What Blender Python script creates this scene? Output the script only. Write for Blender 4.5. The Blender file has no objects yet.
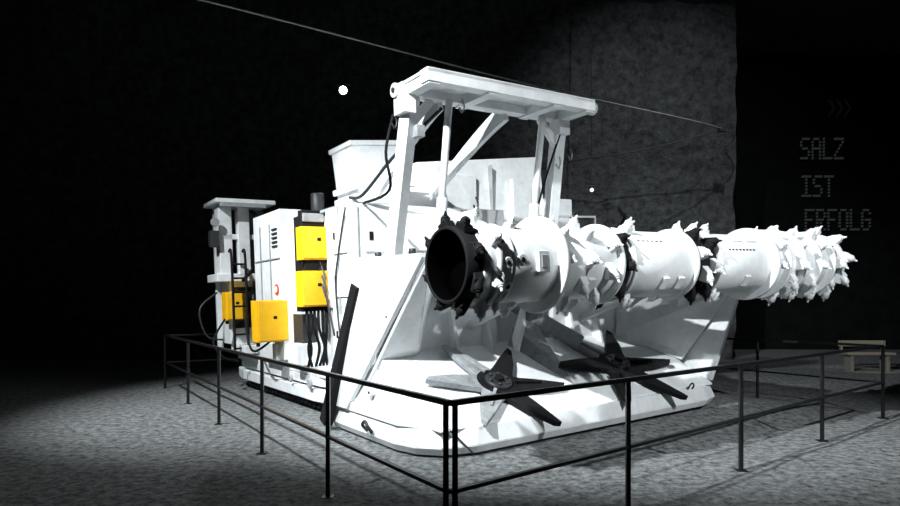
import bpy, bmesh, math, random
from mathutils import Vector, Matrix, noise
random.seed(7)
S = bpy.context.scene
S.view_settings.view_transform = 'Standard'
V = Vector

# ------------------------------------------------------------ materials
def mat(name, col, rough=0.5, metal=0.0, scale=4.0, bump=0.0, bscale=20.0, col2=None, emit=None, estr=0, lo=.35, hi=.62, bdist=.08, spec=.5):
    m = bpy.data.materials.new(name); m.use_nodes = True
    nt = m.node_tree; b = nt.nodes['Principled BSDF']
    b.inputs['Roughness'].default_value = rough
    b.inputs['Metallic'].default_value = metal
    b.inputs['Specular IOR Level'].default_value = spec
    b.inputs['Base Color'].default_value = (*col, 1)
    if emit:
        b.inputs['Emission Color'].default_value = (*emit, 1)
        b.inputs['Emission Strength'].default_value = estr
    tc = nt.nodes.new('ShaderNodeTexCoord')
    if col2 is not None:
        n = nt.nodes.new('ShaderNodeTexNoise'); n.inputs['Scale'].default_value = scale
        n.inputs['Detail'].default_value = 12; n.inputs['Roughness'].default_value = 0.75
        r = nt.nodes.new('ShaderNodeValToRGB')
        r.color_ramp.elements[0].position = lo; r.color_ramp.elements[1].position = hi
        r.color_ramp.elements[0].color = (*col2, 1); r.color_ramp.elements[1].color = (*col, 1)
        nt.links.new(tc.outputs['Object'], n.inputs['Vector'])
        nt.links.new(n.outputs['Fac'], r.inputs['Fac']); nt.links.new(r.outputs['Color'], b.inputs['Base Color'])
    if bump > 0:
        n2 = nt.nodes.new('ShaderNodeTexNoise'); n2.inputs['Scale'].default_value = bscale
        n2.inputs['Detail'].default_value = 12; n2.inputs['Roughness'].default_value = 0.75
        bp = nt.nodes.new('ShaderNodeBump'); bp.inputs['Strength'].default_value = bump
        bp.inputs['Distance'].default_value = bdist
        nt.links.new(tc.outputs['Object'], n2.inputs['Vector'])
        nt.links.new(n2.outputs['Fac'], bp.inputs['Height']); nt.links.new(bp.outputs['Normal'], b.inputs['Normal'])
    return m
WHITE = mat('white_paint', (0.80, 0.82, 0.83), 0.5, col2=(0.62, 0.64, 0.65), scale=3)
GREY = mat('grey_paint', (0.33, 0.35, 0.36), 0.6, col2=(0.2, 0.21, 0.22), scale=5)
BLACK = mat('black_rubber', (0.006, 0.006, 0.007), 0.75, spec=.2)
PIT = mat('drum_hollow_shade', (0.001, 0.001, 0.001), 1.0, spec=0)  # shade of the hollow drum end, put into the colour
DARK = mat('dark_steel', (0.03, 0.032, 0.035), 0.5, 0.3)
YEL = mat('yellow_paint', (0.92, 0.50, 0.005), 0.5, col2=(0.8, 0.42, 0.005), scale=6)
RED = mat('red_label', (0.6, 0.03, 0.02), 0.5)
RAILM = mat('rail_black_paint', (0.010, 0.011, 0.012), 0.4, 0.3)
STARG = mat('grey_steel_shading', (0.34, 0.36, 0.37), 0.6, col2=(0.16, 0.17, 0.18), scale=6)  # grey for the ridge; on the star arms it paints shading on white
FLOORM = mat('salt_floor', (0.50, 0.525, 0.53), 0.9, col2=(0.07, 0.075, 0.078), scale=11, bump=1.0, bscale=30, lo=.38, hi=.64)
WALLM = mat('salt_rock_wall', (0.20, 0.212, 0.22), 0.9, col2=(0.03, 0.032, 0.034), scale=4, bump=1.0, bscale=8, lo=.36, hi=.68, bdist=.25)
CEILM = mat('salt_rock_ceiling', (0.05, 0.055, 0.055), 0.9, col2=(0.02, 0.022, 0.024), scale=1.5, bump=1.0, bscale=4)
FARM = mat('salt_rock_unlit_wall', (0.014, 0.015, 0.015), 0.95, col2=(0.006, 0.007, 0.007), scale=1.5, bump=.6, bscale=4, spec=.05)  # same salt rock, with the unlit hall's darkness put into the colour
SIGNM = mat('sign_letters', (0.04, 0.045, 0.042), 0.8, emit=(0.62, 0.72, 0.66), estr=0.024)
SIGNR = mat('sign_logo', (0.012, 0.008, 0.007), 0.9, emit=(0.6, 0.35, 0.3), estr=0.005, spec=.05)
LAMPM = mat('lamp_glass', (1, 1, 1), 0.3, emit=(0.95, 1, 1), estr=60)
LAMPS = mat('lamp_glass_small', (1, 1, 1), 0.3, emit=(0.95, 1, 1), estr=1.5)
MATS = [WHITE, GREY, BLACK, DARK, YEL, RED, RAILM, PIT, STARG]
W, G, K, D, Y, R, RL, PT, SG = range(9)

# ------------------------------------------------------------ mesh builder
def basis(d):
    d = d.normalized()
    x = d.orthogonal().normalized()
    return x, d.cross(x).normalized(), d
class Part:
    def __init__(s, name): s.name = name; s.bm = bmesh.new()
    def face(s, vs, mi, smooth=False):
        try:
            f = s.bm.faces.new(vs); f.material_index = mi; f.smooth = smooth
        except ValueError: pass
    def hexa(s, p, mi):
        v = [s.bm.verts.new(q) for q in p]
        for i in ((3,2,1,0),(4,5,6,7),(0,1,5,4),(1,2,6,5),(2,3,7,6),(3,0,4,7)): s.face([v[j] for j in i], mi)
    def box(s, lo, hi, mi=0, M=None, taper=0):
        x0,y0,z0 = lo; x1,y1,z1 = hi; t = taper
        p = [V(q) for q in ((x0,y0,z0),(x1,y0,z0),(x1,y1,z0),(x0,y1,z0),(x0+t,y0+t,z1),(x1-t,y0+t,z1),(x1-t,y1-t,z1),(x0+t,y1-t,z1))]
        if M: p = [M @ q for q in p]
        s.hexa(p, mi)
    def beam(s, p0, p1, w, h, mi=0, up=(0,0,1), w1=None, h1=None):
        p0=V(p0);p1=V(p1);d=(p1-p0).normalized();u=V(up)
        x=d.cross(u); 
        if x.length<1e-4: x=d.orthogonal()
        x.normalize(); u=x.cross(d).normalized()
        w1=w if w1 is None else w1; h1=h if h1 is None else h1
        q=[p0-x*w/2-u*h/2,p0+x*w/2-u*h/2,p0+x*w/2+u*h/2,p0-x*w/2+u*h/2,
           p1-x*w1/2-u*h1/2,p1+x*w1/2-u*h1/2,p1+x*w1/2+u*h1/2,p1-x*w1/2+u*h1/2]
        s.hexa(q, mi)
    def cyl(s, p0, p1, r0, r1=None, mi=0, seg=16, caps=True):
        p0=V(p0);p1=V(p1); r1=r0 if r1 is None else r1
        x,y,_=basis(p1-p0)
        a=[];b=[]
        for i in range(seg):
            t=2*math.pi*i/seg; o=x*math.cos(t)+y*math.sin(t)
            a.append(s.bm.verts.new(p0+o*r0))
            b.append(s.bm.verts.new(p1+o*r1) if r1>1e-5 else None)
        if r1<=1e-5:
            tip=s.bm.verts.new(p1)
            for i in range(seg): s.face([a[i],a[(i+1)%seg],tip],mi,seg>8)
        else:
            for i in range(seg): s.face([a[i],a[(i+1)%seg],b[(i+1)%seg],b[i]],mi,seg>8)
            if caps: s.face(b,mi)
        if caps: s.face(a[::-1],mi)
    def ring(s, p0, p1, ro, ri, mi=0, seg=32, mi_in=None):
        p0=V(p0);p1=V(p1);x,y,_=basis(p1-p0); L=[]
        for p,r in ((p0,ro),(p1,ro),(p1,ri),(p0,ri)):
            L.append([s.bm.verts.new(p+(x*math.cos(2*math.pi*i/seg)+y*math.sin(2*math.pi*i/seg))*r) for i in range(seg)])
        for k in range(4):
            A=L[k];B=L[(k+1)%4]
            for i in range(seg): s.face([A[i],A[(i+1)%seg],B[(i+1)%seg],B[i]],(mi_in if (k==2 and mi_in is not None) else mi),k in(0,2))
    def prism(s, pts, ext, mi=0):
        e=V(ext); a=[s.bm.verts.new(V(p)) for p in pts]; b=[s.bm.verts.new(V(p)+e) for p in pts]
        n=len(a); s.face(a[::-1],mi); s.face(b,mi)
        for i in range(n): s.face([a[i],a[(i+1)%n],b[(i+1)%n],b[i]],mi)
    def plate(s, pts, th, mi=0):
        p=[V(q) for q in pts]; n=(p[1]-p[0]).cross(p[2]-p[0]).normalized()
        s.prism(p, n*th, mi)
    def loft(s, A, B, mi=0):
        a=[s.bm.verts.new(V(p)) for p in A]; b=[s.bm.verts.new(V(p)) for p in B]; n=len(a)
        s.face(a[::-1],mi); s.face(b,mi)
        for i in range(n): s.face([a[i],a[(i+1)%n],b[(i+1)%n],b[i]],mi)
    def tube(s, pts, r, mi=0, seg=8, sub=6):
        P=[V(p) for p in pts]
        if len(P)>2 and sub>1:
            Q=[]
            for i in range(len(P)-1):
                a=P[max(i-1,0)];b=P[i];c=P[i+1];d=P[min(i+2,len(P)-1)]
                for k in range(sub):
                    t=k/sub
                    Q.append(0.5*((2*b)+(c-a)*t+(2*a-5*b+4*c-d)*t*t+(3*b-a-3*c+d)*t**3))
            Q.append(P[-1]); P=Q
        x=None; rings=[]
        for i,p in enumerate(P):
            d=(P[min(i+1,len(P)-1)]-P[max(i-1,0)]).normalized()
            x = d.orthogonal().normalized() if x is None else (x-d*x.dot(d)).normalized()
            y=d.cross(x)
            rings.append([s.bm.verts.new(p+(x*math.cos(2*math.pi*k/seg)+y*math.sin(2*math.pi*k/seg))*r) for k in range(seg)])
        for A,B in zip(rings,rings[1:]):
            for k in range(seg): s.face([A[k],A[(k+1)%seg],B[(k+1)%seg],B[k]],mi,True)
        s.face(rings[0][::-1],mi); s.face(rings[-1],mi)
    def done(s, parent=None, bevel=0.0, mats=None):
        bmesh.ops.recalc_face_normals(s.bm, faces=s.bm.faces[:])
        me=bpy.data.meshes.new(s.name); s.bm.to_mesh(me); s.bm.free()
        for m in (mats or MATS): me.materials.append(m)
        o=bpy.data.objects.new(s.name, me); S.collection.objects.link(o)
        if parent: o.parent=parent
        if bevel>0:
            b=o.modifiers.new('bevel','BEVEL'); b.width=bevel; b.segments=1; b.limit_method='ANGLE'; b.angle_limit=math.radians(50)
        return o

# ------------------------------------------------------------ mining machine
# local axes: x lateral (to the far right), y back, z up
M = bpy.data.objects.new('continuous_mining_machine', None); S.collection.objects.link(M)
M.matrix_world = Matrix.Translation((0.05,6.3,0)) @ Matrix.Rotation(math.radians(34),4,'Z') @ Matrix.Rotation(math.radians(-2.2),4,'Y')

# ---- cutting drum
DB, DC = -0.6, 2.0
def dpt(a, th, r):   # th: 0 = front, 90 = up
    return V((a, DB - math.cos(th)*r, DC + math.sin(th)*r))
p = Part('cutting_drum')
def seg_(a0,a1,r,mi=W,n=44): p.cyl((a0,DB,DC),(a1,DB,DC),r,r,mi,n)
def fl_(a,r,w=.04,mi=W): p.ring((a,DB,DC),(a+w,DB,DC),r,0.25,mi,44)
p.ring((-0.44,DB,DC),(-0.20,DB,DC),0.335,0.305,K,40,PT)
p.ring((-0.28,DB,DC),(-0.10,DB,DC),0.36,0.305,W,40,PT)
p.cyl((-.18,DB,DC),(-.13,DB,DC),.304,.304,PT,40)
p.ring((-.15,DB,DC),(-.10,DB,DC),0.395,0.3,W,44)
seg_(-0.12,0.62,0.35)
fl_(.56,.46,.05); fl_(.02,.37,.03)
seg_(0.6,1.42,0.345)
seg_(1.40,1.56,0.33,K); fl_(1.36,.41)
seg_(1.55,2.62,0.355); fl_(1.57,.385); fl_(2.56,.395)
seg_(2.6,3.0,0.33,K)
seg_(3.0,4.12,0.36); fl_(3.0,.395); fl_(4.06,.45,.05)
seg_(4.1,5.75,0.355)
for a in (4.35,4.7,5.1,5.45): fl_(a,.44,.04)
seg_(5.72,5.8,0.41)
def patch(a,thd,r,w,h,mi,t=0.03):
    th=math.radians(thd); c=dpt(a,th,r); n=V((0,-math.cos(th),math.sin(th))); x=V((1,0,0)); u=n.cross(x)
    MM=Matrix((x,u,n)).transposed().to_4x4(); MM.translation=c
    p.box((-w/2,-h/2,-0.02),(w/2,h/2,t),mi,MM)
def boss(a,thd,r,rad,t,mi=W,dot=K):
    th=math.radians(thd); n=V((0,-math.cos(th),math.sin(th))); c=dpt(a,th,r)
    p.cyl(c-n*.03,c+n*t,rad,rad,mi,18); p.cyl(c,c+n*(t+.006),rad*.45,rad*.45,dot,12)
boss(-0.05,0,0.35,0.05,0.04); boss(-0.02,-32,0.35,0.05,0.04); boss(0.12,4,0.35,0.055,0.03); boss(-.07,30,.35,.04,.03)
patch(0.36,2,0.35,0.13,0.19,W,0.035); patch(0.36,2,0.355,0.07,0.12,G,0.038)
for k in range(6): patch(1.75+k*0.07,40,0.355,0.04,0.02,D,0.004)
for k in range(8): patch(3.25+k*0.07,25,0.36,0.045,0.025,D,0.004)
for k in range(3): patch(3.2+k*0.3,50,0.355,0.2,0.08,W,0.02)
for a in (1.0,2.1,2.35,3.6): patch(a,-35,0.35,0.1,0.14,W,0.03)
def pick(a,thd,mi=W,lean=0.0,s=1.0,r=0.33,mt=None):
    th=math.radians(thd); n=V((0,-math.cos(th),math.sin(th))); x=V((1,0,0)); t=V((0,math.sin(th),math.cos(th)))
    tdir=-t
    n2=(n+x*lean).normalized()
    b=dpt(a,th,r-0.03)
    mt = mi if mt is None else mt
    # welded holder block
    q0=[b+x*sx*0.06*s+t*st*0.10*s for sx,st in((-1,-1),(1,-1),(1,1),(-1,1))]
    c=b+n2*0.11*s+tdir*0.03*s
    q1=[c+x*sx*0.055*s+t*st*0.07*s for sx,st in((-1,-1),(1,-1),(1,1),(-1,1))]
    p.hexa(q0+q1,mi)
    # round sleeve and the bit with its narrow tip
    d=(n2*0.8+tdir*0.7+x*random.uniform(-.25,.25)).normalized()
    e=c-d*0.07*s
    p.cyl(e,e+d*0.13*s,0.055*s,0.052*s,mi,10)
    p.cyl(e+d*0.13*s,e+d*0.15*s,0.040*s,0.034*s,mt,10)
    p.cyl(e+d*0.15*s,e+d*0.20*s,0.022*s,0.010*s,mt,8)
for k in range(8): pick(-0.32,k*45+20,K,-0.35,0.85,0.335)
for k in range(7): pick(-0.15,k*51+35,W,-0.1,0.75,0.38)
def helix(a0,a1,t0,turn,n,mi=W,lean=0,s=.78,r=0.35):
    for k in range(n):
        f=k/(n-1); pick(a0+(a1-a0)*f,t0+turn*f,mi,lean,s*random.uniform(.88,1.1),r)
helix(-0.05,0.52,-60,-60,3); helix(0.05,0.55,-110,-90,3); helix(.2,.5,75,60,2,s=.6)
helix(0.66,1.3,10,380,10); helix(0.7,1.3,200,380,10)
for k in range(8): pick(1.48,k*45,K,0,0.8,0.33)
helix(1.68,2.5,-70,-60,6); helix(1.7,2.5,70,90,5); helix(1.8,2.5,190,60,3)
for k in range(9): pick(2.68+0.05*(k%3),k*40+20,K if k%2 else W,0,0.85,0.34)
for k in range(8): pick(2.92,k*45+40,W if k%3 else K,0,0.85,0.34)
helix(3.1,4.0,-60,-70,6); helix(3.1,4.0,80,90,5)
helix(4.2,5.65,0,540,16,s=.85,r=.37); helix(4.2,5.65,180,540,16,s=.85,r=.37)
for k in range(9): pick(5.74,k*40+12,W,0.7,.95,0.39)
p.done(M,0.006)

# ---- cutter boom
p=Part('cutter_boom')
for a in (0.95,1.75,3.1,4.0):
    p.prism([(a,1.9,1.45),(a,1.9,2.1),(a,0.5,2.2),(a,-0.3,2.15),(a,-0.35,1.9),(a,0.4,1.8)],(0.12,0,0),W)
p.box((0.9,-0.15,1.9),(4.1,0.0,2.1),W); p.box((1.2,0.6,1.85),(4.0,0.75,2.15),G)
p.cyl((1.5,1.8,1.3),(1.5,0.0,1.9),0.06,0.06,W,14); p.cyl((3.6,1.8,1.3),(3.6,0.0,1.9),0.06,0.06,W,14)
p.box((0.5,1.6,1.95),(4.6,2.0,2.3),W)
p.done(M,0.01)

# ---- loading apron hull
p=Part('loading_apron')
def plan(ins=0.0):
    o=[(-.10,2.75),(-.13,1.0),(-.06,.68),(.12,.44),(.5,.31),(4.6,.31),(4.92,.42),(5.05,.75),(5.08,2.75)]
    cx,cy=2.45,1.8
    return [(x+(cx-x)/abs(cx-x)*ins, y+ins*(0.9 if y<1.2 else 0)) for x,y in o]
p.loft([(x,y,.03) for x,y in plan(0.05)],[(x,y,.12) for x,y in plan(0)],W)
p.loft([(x,y,.12) for x,y in plan(0)],[(x,y,.31) for x,y in plan(0.06)],W)
p.beam((.45,.30,.04),(.22,.42,.32),.02,.02,D)
CB=1.06   # height of the loading plate at its back edge
SL=(CB-.33)/(1.8-.42)
p.hexa([V(q) for q in ((.1,.40,.30),(4.85,.40,.30),(4.85,1.8,.30),(.1,1.8,.30),(.1,.42,.33),(4.85,.42,.33),(4.85,1.8,CB),(.1,1.8,CB))],W)
p.box((.15,1.75,.95),(1.95,1.85,2.0),W); p.box((3.0,1.75,.95),(4.85,1.85,2.0),W); p.box((1.95,2.3,.8),(3.0,2.4,2.0),D)
for a in (1.15,1.7,3.25,3.8,4.35):
    p.prism([(a,1.76,1.0),(a,1.76,1.8),(a,1.55,.93)],(.05,0,0),W)
# left wing: outer plate narrowing downward
p.plate([(-.06,2.25,.33),(-.06,2.74,.33),(.02,2.02,2.2),(.24,.78,2.17)],-.06,W)
p.beam((-.01,2.0,1.88),(-.19,2.73,.1),.13,.17,K,(0,1,0))
# inner fold facing the front
p.plate([(.24,.78,2.17),(-.03,2.22,.33),(.62,1.74,.98)],.05,W)
p.plate([(.24,.78,2.17),(.62,1.74,.98),(.95,1.74,2.1)],.05,W)
# stepped wear plates between the wing and the rounded hull corner
p.prism([(-.08,2.3,.31),(-.10,1.0,.31),(.0,.72,.31),(.2,.60,.31),(.5,1.74,.31),(.3,2.2,.31)],(0,0,.12),W)
p.loft([(-.05,2.25,.43),(-.06,1.15,.43),(.1,.80,.43),(.3,.85,.43),(.55,1.74,.43)],[(.02,2.15,.85),(.12,1.45,.85),(.24,1.3,.85),(.40,1.35,.85),(.58,1.74,.98)],W)
for a,b,c in ((.115,1.45,1.5),(-.02,1.7,.60),(.2,1.2,1.86)):
    p.cyl((a-.06,b-.03,c),(a+.08,b,c),.05,.05,W,14); p.cyl((a-.065,b-.03,c),(a-.05,b-.03,c),.02,.02,K,10)
# stiffening edge on the wing top and lifting eyes
p.beam((.03,2.0,2.2),(.22,.80,2.18),.08,.05,W)
p.beam((.24,.80,2.12),(.02,2.18,.42),.03,.03,G)
p.cyl((.10,1.65,2.2),(.10,1.65,2.27),.04,.04,D,10); p.cyl((.19,1.0,2.2),(.19,1.0,2.27),.04,.04,D,10)
# right wing
p.plate([(5.0,.5,.33),(5.3,.15,1.75),(5.2,2.0,1.9),(5.0,2.7,.33)],.06,W)
p.plate([(4.9,.95,.62),(5.2,.25,1.7),(4.55,1.72,1.9),(4.3,1.72,1.0)],.04,W)
# centre ridge
p.loft([(2.05,1.7,.95),(2.42,.75,.50),(2.8,1.7,.95)],[(2.2,1.72,1.25),(2.42,1.2,.85),(2.65,1.72,1.25)],SG)
p.beam((1.9,1.3,1.05),(2.6,1.9,1.5),.08,.22,W); p.beam((3.0,1.2,1.0),(2.3,1.9,1.6),.06,.2,SG)
p.tube([(-.14,1.49,.16),(-.2,1.48,.24),(-.2,1.55,.29),(-.2,1.62,.24),(-.14,1.61,.16)],.02,D)
p.tube([(4.2,.36,.3),(4.2,.33,.35),(4.25,.32,.39),(4.3,.33,.35),(4.3,.36,.3)],.012,D)
p.done(M,0.008)

# ---- gathering stars
def star(name,a,b,rot,cols,sc=1.0):
    p=Part(name); sl=math.atan(SL); c=.33+(b-.42)*SL
    ex=V((1,0,0)); ey=V((0,math.cos(sl),math.sin(sl))); n=V((0,-math.sin(sl),math.cos(sl)))
    o=V((a,b,c))
    p.cyl(o,o+n*.10,.30,.27,K,28); p.cyl(o+n*.10,o+n*.14,.18,.16,D,20); p.cyl(o+n*.14,o+n*.18,.07,.06,K,6)
    for k in range(6):
        t=2*math.pi*k/6; q=o+(ex*math.cos(t)+ey*math.sin(t))*.12+n*.13
        p.cyl(q,q+n*.03,.022,.022,D,6)
    for k,mi in enumerate(cols):
        t=rot+2*math.pi*k/len(cols)
        d=ex*math.cos(t)+ey*math.sin(t); s=ex*-math.sin(t)+ey*math.cos(t)
        L=[(.16,-.17),(.32,-.13),(.58,-.10),(.90,-.02),(.95,.05),(.62,.10),(.32,.13),(.16,.17)]
        p.prism([o+d*x*sc+s*y+n*(.02+.03*x) for x,y in L],n*.07,mi)
        if k%2==0:
            L2=[(.22,-.02),(.6,.01),(.6,.035),(.22,.02)]
            p.prism([o+d*x*sc+s*y+n*.10 for x,y in L2],n*.04,mi)
    p.done(M,0.006)
star('gathering_star_1',1.24,.90,-.28,[K,K,SG,SG,SG,K],.98)
star('gathering_star_2',3.42,.97,-.15,[K,K,SG,K,K,K],1.08)

# ---- mast frame over the drum
p=Part('mast_frame')
TC=4.02; A0,A1=.18,2.70
p.box((A0,.54,TC),(A1,.70,TC+.14),W); p.box((A0,1.08,TC),(A1,1.24,TC+.14),W)
p.box((A0,.54,TC+.10),(A1,1.24,TC+.13),W)
for a in (A0+.02,1.0,2.0,A1-.16): p.box((a,.55,TC-.02),(a+.14,1.23,TC+.1),W)
p.beam((.30,1.1,TC),(.18,1.45,2.1),.15,.15,W); p.beam((2.60,1.1,TC),(2.62,1.45,2.1),.15,.15,W)
p.cyl((.76,1.0,TC),(.74,1.25,2.6),.045,.045,W,14); p.cyl((.75,1.2,2.9),(.74,1.32,2.1),.065,.065,W,14)
p.cyl((2.22,1.0,TC),(2.20,1.25,2.6),.045,.045,W,14); p.cyl((2.21,1.2,2.9),(2.20,1.32,2.1),.065,.065,W,14)
def arm(top,bot):
    P=[V(top),V(top)*.62+V(bot)*.38+V((0,-.05,.14)),V(bot)]
    for i in range(8):
        f=i/8; g=(i+1)/8
        def q(t): return P[0]*(1-t)**2+P[1]*2*t*(1-t)+P[2]*t*t
        p.beam(q(f),q(g),.07,.22-.1*f,W,(0,0,1),.07,.22-.1*g)
arm((.75,1.2,TC+.02),(.75,3.0,3.1)); arm((1.75,1.2,TC+.02),(1.6,3.0,3.05))
p.beam((.28,1.15,TC-.35),(.6,1.15,TC),.06,.1,W); p.beam((2.60,1.15,TC-.35),(2.3,1.15,TC),.06,.1,W)
for a,b in ((A0-.02,1.16),(A1+.0,.62)):
    p.cyl((a-.05,b,TC+.05),(a+.05,b,TC+.05),.08,.08,W,16); p.cyl((a-.07,b,TC+.05),(a+.07,b,TC+.05),.03,.03,D,10)
p.box((.14,1.0,TC-.22),(.3,1.22,TC),W); p.box((2.52,1.0,TC-.2),(2.7,1.2,TC),W)
for a,b,c in ((.16,1.25,TC-.2),(.65,.6,TC-.12),(1.1,1.0,2.9),(2.6,.9,3.6),(2.6,.9,2.8)):
    p.tube([(a,b,c),(a+.03,b,c-.08),(a,b,c-.15),(a-.04,b,c-.1)],.012,D)
p.box((.32,1.02,3.55),(.42,1.16,3.68),G)
for b in (.62,1.16):
    for k in range(9): p.cyl((A0+.2+k*.28,b,TC+.13),(A0+.2+k*.28,b,TC+.16),.02,.02,G,6)
p.done(M,0.008)

# ---- main chassis and body
p=Part('main_body')
p.box((.35,2.0,.45),(4.6,8.2,1.9),W)
p.box((.22,2.6,1.6),(2.0,3.45,3.0),W)
p.box((.30,3.3,1.7),(1.9,4.3,3.05),W)
p.box((.05,4.9,.75),(1.9,6.3,3.2),W)
p.box((.12,4.3,.75),(1.0,4.95,2.9),W)
p.box((2.0,2.6,1.9),(4.6,6.5,2.7),W)
p.box((.22,2.62,.75),(.5,3.3,1.62),W)
p.box((.3,6.3,.9),(3.8,8.1,2.1),D)
for b in (3.0,5.4,5.9): p.box((.03 if b>4.5 else .19,b,.9),(.06 if b>4.5 else .22,b+.02,3.0),G)
for c in (1.5,2.4): p.box((.03,4.95,c),(.07,6.25,c+.02),G)
p.box((.24,2.7,2.99),(1.95,4.2,3.03),G)
p.box((.3,2.75,3.0),(1.0,3.3,3.12),W); p.box((1.1,2.8,3.0),(1.9,3.5,3.25),W)
p.box((.9,2.3,2.3),(1.5,2.62,2.85),W)
# front-facing doors on the housing
p.box((.30,2.585,2.25),(.32,2.60,2.95),G); p.box((.88,2.585,2.25),(.90,2.60,2.95),G); p.box((.24,2.585,2.22),(1.9,2.60,2.24),G)
p.box((.40,2.57,2.35),(.82,2.60,2.9),W); p.box((.46,2.56,2.5),(.52,2.58,2.62),K)
# side access hatches, handles and vents
for b0,b1,c0,c1 in ((2.75,3.2,2.35,2.85),(2.75,3.2,1.75,2.25),(2.75,3.2,.95,1.5)):
    p.box((.195,b0,c0),(.225,b1,c1),W); p.box((.18,b1-.1,(c0+c1)/2-.05),(.2,b1-.06,(c0+c1)/2+.05),K)
for k in range(5): p.box((.03,5.05,2.6+k*.07),(.055,5.3,2.63+k*.07),D)
p.tube([(1.0,2.7,3.1),(1.0,2.7,3.3),(1.8,2.7,3.3),(1.8,2.7,3.1)],.016,W,8,1)
p.cyl((.045,5.15,1.9),(.03,5.15,1.9),.09,.09,R,20); p.cyl((.04,5.15,1.9),(.02,5.15,1.9),.055,.055,W,20)
p.done(M,0.012)

p=Part('upper_boxes')
T=Matrix.Translation((1.92,5.0,3.1))@Matrix.Rotation(math.radians(-6),4,'Y')
p.box((-.58,-.4,0),(.58,.4,1.28),W,T); p.box((-.62,-.44,1.24),(.62,.44,1.32),W,T)
p.box((-.48,-.42,.15),(-.05,-.39,1.05),W,T); p.box((.05,-.42,.15),(.48,-.39,1.05),W,T)
p.box((-.6,-.5,.5),(-.66,.4,.6),W,T)
p.cyl((1.0,5.6,3.1),(1.0,5.6,3.6),.12,.12,D,18)
A=[(1.55,3.0,2.6),(4.1,3.0,2.6),(4.1,4.6,2.6),(1.55,4.6,2.6)]
B=[(1.6,3.1,3.75),(4.05,3.1,4.05),(4.05,4.6,4.1),(1.6,4.6,3.85)]
p.loft(A,B,W)
p.box((2.9,2.98,2.8),(2.92,3.08,3.8),G); p.box((3.3,2.94,2.9),(3.8,3.04,3.6),W)
p.box((1.9,2.99,2.8),(2.6,3.06,3.6),W); p.box((3.95,2.8,2.4),(4.5,4.4,3.3),W)
p.box((2.0,2.2,2.3),(2.5,2.6,2.95),W)
p.done(M,0.012)

# ---- crawler tracks and side skirt
def track(name,a0,a1):
    p=Part(name); b0,b1,c0,c1=3.3,8.1,.02,.72; r=(c1-c0)/2; cz=(c0+c1)/2
    pr=[]
    for k in range(9): t=math.pi/2+math.pi*k/8; pr.append((b0+r+math.cos(t)*r,cz+math.sin(t)*r))
    for k in range(9): t=-math.pi/2+math.pi*k/8; pr.append((b1-r+math.cos(t)*r,cz+math.sin(t)*r))
    p.prism([(a0+.05,b,c) for b,c in pr],(a1-a0-.1,0,0),D)
    for k in range(24):
        b=b0+r+k*(b1-b0-2*r)/23
        p.box((a0,b-.06,c0-.0),(a1,b+.06,c0+.05),D)
    for k in range(6):
        b=b0+r+k*(b1-b0-2*r)/5; p.cyl((a0-.0,b,cz-.05),(a0+.1,b,cz-.05),.2,.2,G,18)
    p.done(M,0.006)
track('crawler_track_left',.3,.85); track('crawler_track_right',4.1,4.65)
p=Part('side_skirt')
o=[(.5,3.3),(.16,3.45),(.1,3.9),(.1,7.6),(.2,8.1),(.5,8.3)]
p.prism([(x,y,.20) for x,y in o],(0,0,.18),W)
p.prism([(x+.06,y,.42) for x,y in o],(0,0,.14),W)
p.prism([(x+.12,y,.38) for x,y in o],(0,0,.05),D)
p.box((.16,3.5,.56),(.5,8.0,.72),W)
p.cyl((.08,3.9,.47),(.04,3.9,.47),.08,.08,G,16); p.cyl((.08,4.7,.47),(.04,4.7,.47),.06,.06,G,16)
p.box((-.05,4.1,.72),(.4,4.5,1.05),W); p.box((.0,5.2,.72),(.3,6.0,1.0),W); p.box((-.1,6.6,.75),(.3,7.5,.9),W)
p.done(M,0.01)

# ---- yellow electrical boxes
p=Part('electrical_boxes')
def ebox(a0,b,c0,a1,c1,d=.22):
    p.box((a0,b,c0),(a1,b+d,c1),Y); p.box((a0+.02,b-.02,c0+.02),(a1-.02,b,c1-.02),Y)
    m=(a0+a1)/2; z=(c0+c1)/2
    p.box((m-.03,b-.025,z+.03),(m+.03,b-.015,z+.08),K); p.cyl((a1-.06,b-.02,z),(a1-.06,b-.045,z),.018,.018,K,10)
    for a in (a0+.05,a1-.05): p.cyl((a,b+d/2,c0),(a,b+d/2,c0-.07),.03,.03,K,10)
# mounting brackets stand clear of the housing so the door faces show fully
ebox(-.10,3.60,2.30,.42,2.78,.22); ebox(-.13,3.60,1.62,.42,2.14,.22); ebox(-.38,4.9,1.06,.20,1.73,.3); ebox(-.30,7.0,1.37,.12,1.9,.3)
p.box((-.06,3.82,1.55),(.40,4.0,2.95),K); p.box((-.04,3.66,2.15),(.38,3.84,2.30),K)
p.box((-.05,3.70,2.79),(.34,3.85,3.03),K); p.box((-.04,3.66,2.86),(.28,3.71,2.98),G)
p.box((-.1,7.3,1.2),(.3,7.6,2.0),K)
p.box((.1,4.2,.95),(.3,4.6,1.5),D)
p.done(M,0.012)

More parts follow.
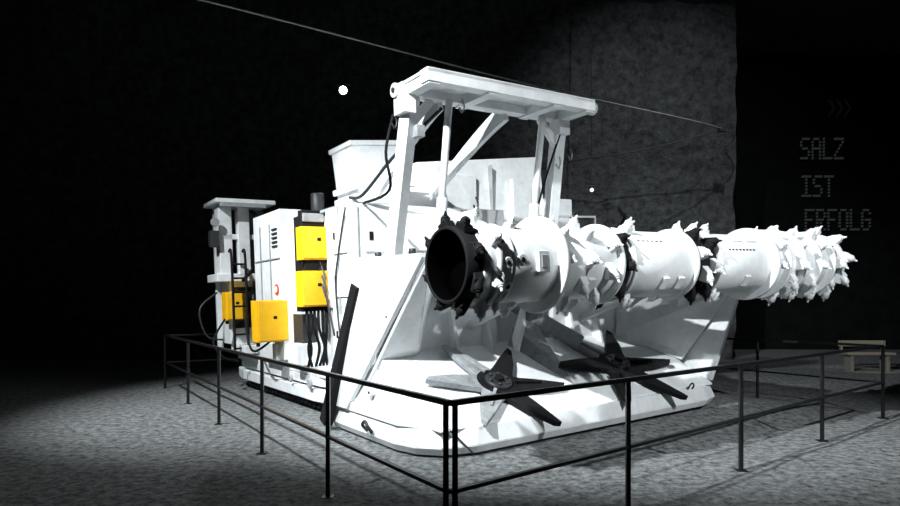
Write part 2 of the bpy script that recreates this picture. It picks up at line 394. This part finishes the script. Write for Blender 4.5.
# ---- rear operator canopy and ladder
p=Part('operator_canopy')
p.box((-.42,6.95,3.56),(.70,7.9,3.64),W); p.box((-.35,6.9,3.48),(.5,7.0,3.56),G)
p.box((-.32,7.2,2.2),(-.08,7.5,3.52),W); p.box((.02,7.15,2.2),(.24,7.35,3.52),W)
p.box((-.26,7.8,.8),(-.16,7.9,3.56),W); p.box((.5,7.7,2.0),(.65,7.9,3.56),W)
p.box((-.4,7.2,2.9),(.5,7.3,3.0),W); p.box((-.4,7.15,2.1),(.6,7.9,2.25),W)
p.box((.24,7.4,2.2),(.6,7.5,3.5),D)
p.box((-.5,7.1,2.75),(-.35,7.3,3.05),D); p.cyl((-.42,7.1,3.2),(-.42,7.05,3.2),.08,.08,G,14)
p.box((-.15,7.3,.9),(.4,7.9,2.15),W)
for a in (-.22,.03): p.tube([(a,6.8,.75),(a,6.8,2.5),(a,6.95,2.65)],.025,K)
for k in range(7): p.cyl((-.22,6.8,.85+k*.26),(.03,6.8,.85+k*.26),.018,.018,K,8)
p.tube([(.05,7.1,2.1),(.38,6.9,2.6),(.42,7.0,3.2),(.25,7.1,3.45)],.035,K)
p.done(M,0.01)

# ---- hydraulic hoses and cables
p=Part('hoses')
for k in range(6):
    a=.0+.06*k
    p.tube([(a,3.75,1.6),(a-.04,3.65,1.3),(a+random.uniform(-.08,.08),3.75,1.0),(a+.05,3.9,.72)],.022,K)
for k in range(3):
    c=2.3+.05*k
    p.tube([(.2,3.8,c),(.18,3.5,c-.5+.1*k),(.17,3.4,1.7+.05*k),(.2,3.25,1.2)],.013,D)
p.tube([(.18,2.7,2.95),(.16,2.9,2.4),(.18,3.1,1.9),(.19,3.0,1.0)],.015,D)
p.tube([(.2,1.35,3.85),(.06,1.3,3.4),(.2,1.5,3.0),(.4,2.6,3.0)],.018,K)
p.tube([(.75,1.15,3.95),(.5,1.9,3.5),(.35,2.5,3.1),(.3,2.8,3.1)],.022,D)
p.tube([(2.6,1.05,3.9),(2.4,1.2,3.2),(2.3,1.4,2.5)],.014,K)
p.tube([(-.1,5.0,1.1),(-.3,5.3,.9),(-.2,6.0,1.0),(-.1,6.5,1.4)],.02,K)
p.tube([(-.3,7.1,1.4),(-.55,7.0,1.0),(-.4,6.9,.7),(-.1,7.0,.6)],.02,K)
p.tube([(-.35,7.4,1.9),(-.7,7.3,1.6),(-.6,7.3,1.1),(-.3,7.3,1.0)],.018,D)
p.tube([(4.3,1.6,3.0),(4.6,1.8,2.95),(4.9,2.0,2.9),(5.0,2.4,2.6)],.03,D)
p.tube([(2.9,2.0,2.25),(2.9,2.0,2.85),(4.2,2.0,2.9),(4.2,2.0,2.25)],.02,W,8,1)
p.done(M)

# ------------------------------------------------------------ safety railing
p=Part('safety_railing')
A=V((0,3.82,0)); dl=V((-.538,.843,0)); dr=V((.754,.656,0))
TL=[1.93,3.86,5.9,8.1,10.45]; TR=[1.86,3.81,5.96,8.33]
Bc=A+dl*TL[-1]; Dc=A+dr*TR[-1]; Cc=Bc+(Dc-A)
H=1.05
posts=[A+V((-.025,.03,0)),A+V((.03,.02,0))]+[A+dl*t for t in TL]+[A+dr*t for t in TR]
posts+=[Bc+dr*t for t in TR]+[Dc+dl*t for t in TL[:-1]]
for q in posts:
    p.beam(q,q+V((0,0,H)),.035,.035,RL,(0,1,0)); p.box(q-V((.05,.05,0)),q+V((.05,.05,.012)),RL)
for a,b in ((A,Bc),(A,Dc),(Bc,Cc),(Dc,Cc)):
    for z in (H,.52): p.beam(a+V((0,0,z)),b+V((0,0,z)),.035,.035 if z==H else .025,RL)
p.done(None)

# ------------------------------------------------------------ room
def grid(name,o,ux,uy,nx,ny,disp,m,flat=None):
    bm=bmesh.new(); o=V(o);ux=V(ux);uy=V(uy); n=ux.cross(uy).normalized()
    vs=[]
    for j in range(ny+1):
        for i in range(nx+1):
            q=o+ux*i/nx+uy*j/ny
            d=disp*(noise.noise(q*.35)+.5*noise.noise(q*1.1)+.25*noise.noise(q*2.7))
            if flat: d=flat(q,d)
            vs.append(bm.verts.new(q+n*d))
    for j in range(ny):
        for i in range(nx):
            f=bm.faces.new([vs[j*(nx+1)+i],vs[j*(nx+1)+i+1],vs[(j+1)*(nx+1)+i+1],vs[(j+1)*(nx+1)+i]]); f.smooth=True
    me=bpy.data.meshes.new(name); bm.to_mesh(me); bm.free(); me.materials.append(m)
    ob=bpy.data.objects.new(name,me); S.collection.objects.link(ob); return ob
Ux=V((.829,.559,0)); Vx=V((-.559,.829,0))
def fl(q,d):
    r=q-V((.05,6.3,0)); a=r.dot(Ux); b=r.dot(Vx)
    w=max(0,1-max(0,abs(a-2.8)-2.6)/2.0)*max(0,1-max(0,abs(b-4.3)-3.8)/1.2)
    return d*.25*(1-w)+w*max(0,a)*.034
grid('floor',(-16,-3,0),(40,0,0),(0,31,0),200,160,.12,FLOORM,fl)
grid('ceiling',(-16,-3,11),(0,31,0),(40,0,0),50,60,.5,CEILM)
grid('wall_back',(-16,19.5,-.2),(24.7,0,0),(0,0,11.6),180,90,.25,WALLM)
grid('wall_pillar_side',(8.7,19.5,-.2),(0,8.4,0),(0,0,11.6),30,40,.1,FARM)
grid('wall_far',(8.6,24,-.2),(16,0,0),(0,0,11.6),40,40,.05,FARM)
grid('wall_left',(-15.5,-3,-.2),(0,31,0),(0,0,11.6),60,30,.3,WALLM)
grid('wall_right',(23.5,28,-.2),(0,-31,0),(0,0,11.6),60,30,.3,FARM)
grid('wall_behind',(24,-2.8,-.2),(-40,0,0),(0,0,11.6),60,30,.3,WALLM)

# ------------------------------------------------------------ wall lettering (dot pattern)
F={'S':'01111 10000 10000 01110 00001 00001 11110','A':'01110 10001 10001 11111 10001 10001 10001','L':'10000 10000 10000 10000 10000 10000 11111',
'Z':'11111 00001 00010 00100 01000 10000 11111','I':'11111 00100 00100 00100 00100 00100 11111','T':'11111 00100 00100 00100 00100 00100 00100',
'E':'11111 10000 10000 11110 10000 10000 11111','R':'11110 10001 10001 11110 10100 10010 10001','F':'11111 10000 10000 11110 10000 10000 10000',
'O':'01110 10001 10001 10001 10001 10001 01110','G':'01110 10001 10000 10111 10001 10001 01110'}
p=Part('wall_lettering')
for txt,x0,z0 in (('SALZ',13.05,7.85),('IST',13.1,6.45),('ERFOLG',13.22,5.2)):
    for i,ch in enumerate(txt):
        for r_,row in enumerate(F[ch].split()):
            for c_,v_ in enumerate(row):
                if v_=='1':
                    x=x0+i*.42+c_*.070; z=z0-r_*.12
                    p.box((x,23.78,z-.035),(x+.045,23.86,z+.035),0)
for k in range(3):
    x=14.1+.3*k
    p.beam((x,23.82,9.3),(x+.2,23.82,9.0),.05,.07,1); p.beam((x+.2,23.82,9.0),(x,23.82,8.7),.05,.07,1)
p.done(None,0,[SIGNM,SIGNR])

# ------------------------------------------------------------ overhead cable and lamps
p=Part('overhead_cable')
p.tube([(-14.8,3.0,6.5),(-3.9,10,6.42),(1.8,13.7,6.35),(7.4,17.4,6.45),(8.3,19.2,6.4)],.018,G,6,10)
p.tube([(7.4,17.4,6.43),(5.5,17.8,6.0),(3.4,18.3,5.75),(2.0,19.2,5.5)],.02,D,6,8)
p.box((7.3,17.35,6.38),(7.5,17.5,6.52),D)
p.done(None)
def lamp(name,pos,r,aim,m):
    p=Part(name); pos=V(pos); d=(V(aim)-pos).normalized()
    p.cyl(pos-d*.22,pos-d*.01,r*.7,r*1.15,0,18); p.cyl(pos-d*.01,pos+d*.01,r,r,1,18)
    q=pos-d*.1+V((0,0,.02)); p.cyl(q,V((q.x,q.y,11.0)),.012,.012,0,8)
    p.box(pos-d*.1+V((-.16,-.03,.1)),pos-d*.1+V((.16,.03,.14)),0)
    p.done(None,0,[DARK,m])
lamp('ceiling_lamp',(-2.34,14,6.35),.08,(-1,0,2.5),LAMPM)
lamp('ceiling_lamp',(3.9,17.6,4.82),.05,(0,0,2.5),LAMPS)

p=Part('bench')
p.box((9.9,15.9,.40),(11.1,16.3,.46),0); 
for x in (10.0,10.9): p.box((x,15.95,-.05),(x+.08,16.25,.4),0)
p.box((9.9,16.3,.6),(11.1,16.34,.75),0); p.box((9.95,16.28,.4),(10.0,16.36,.75),0); p.box((11.0,16.28,.4),(11.05,16.36,.75),0)
p.done(None,.01,[mat('bench_wood',(.2,.19,.16),.6)])

# ------------------------------------------------------------ lights
def spot(name,loc,aim,e,ang,blend=.5,size=.08,col=(.93,.98,1)):
    l=bpy.data.lights.new(name,'SPOT'); l.energy=e; l.spot_size=math.radians(ang); l.spot_blend=blend
    l.shadow_soft_size=size; l.color=col
    o=bpy.data.objects.new(name,l); S.collection.objects.link(o); o.location=loc
    o.rotation_euler=(V(aim)-V(loc)).to_track_quat('-Z','Y').to_euler(); return o
spot('spot_light_key',(-3.2,2.2,6.6),(0.8,8.4,2.6),6200,60,.6)
spot('spot_light_left',(-6.2,6.0,7.0),(-2.7,10.2,1.2),4600,64,.9)
spot('spot_light_right',(5.8,2.2,5.6),(3.4,8.4,0.8),2300,64,.9)
spot('spot_light_lamp',(-2.3,13.8,6.3),(-1.0,9.0,2.0),400,80,.6)
spot('spot_light_wall',(5.0,11.0,10.2),(6.6,19.5,5.5),1500,75,1.0)
spot('spot_light_bench',(10.6,15.2,2.6),(10.5,16.2,.4),70,40,.4,.04,(1,.95,.75))
w=bpy.data.worlds.new('world'); S.world=w; w.use_nodes=True
w.node_tree.nodes['Background'].inputs[0].default_value=(.6,.7,.75,1)
w.node_tree.nodes['Background'].inputs[1].default_value=.001

# ------------------------------------------------------------ camera
cam=bpy.data.cameras.new('camera'); co=bpy.data.objects.new('camera',cam); S.collection.objects.link(co)
cam.sensor_width=36; cam.lens=640/900*36; cam.shift_y=53/900
co.location=(0,0,1.63); co.rotation_euler=(math.radians(90),0,0)
cam.clip_start=.05
S.camera=co
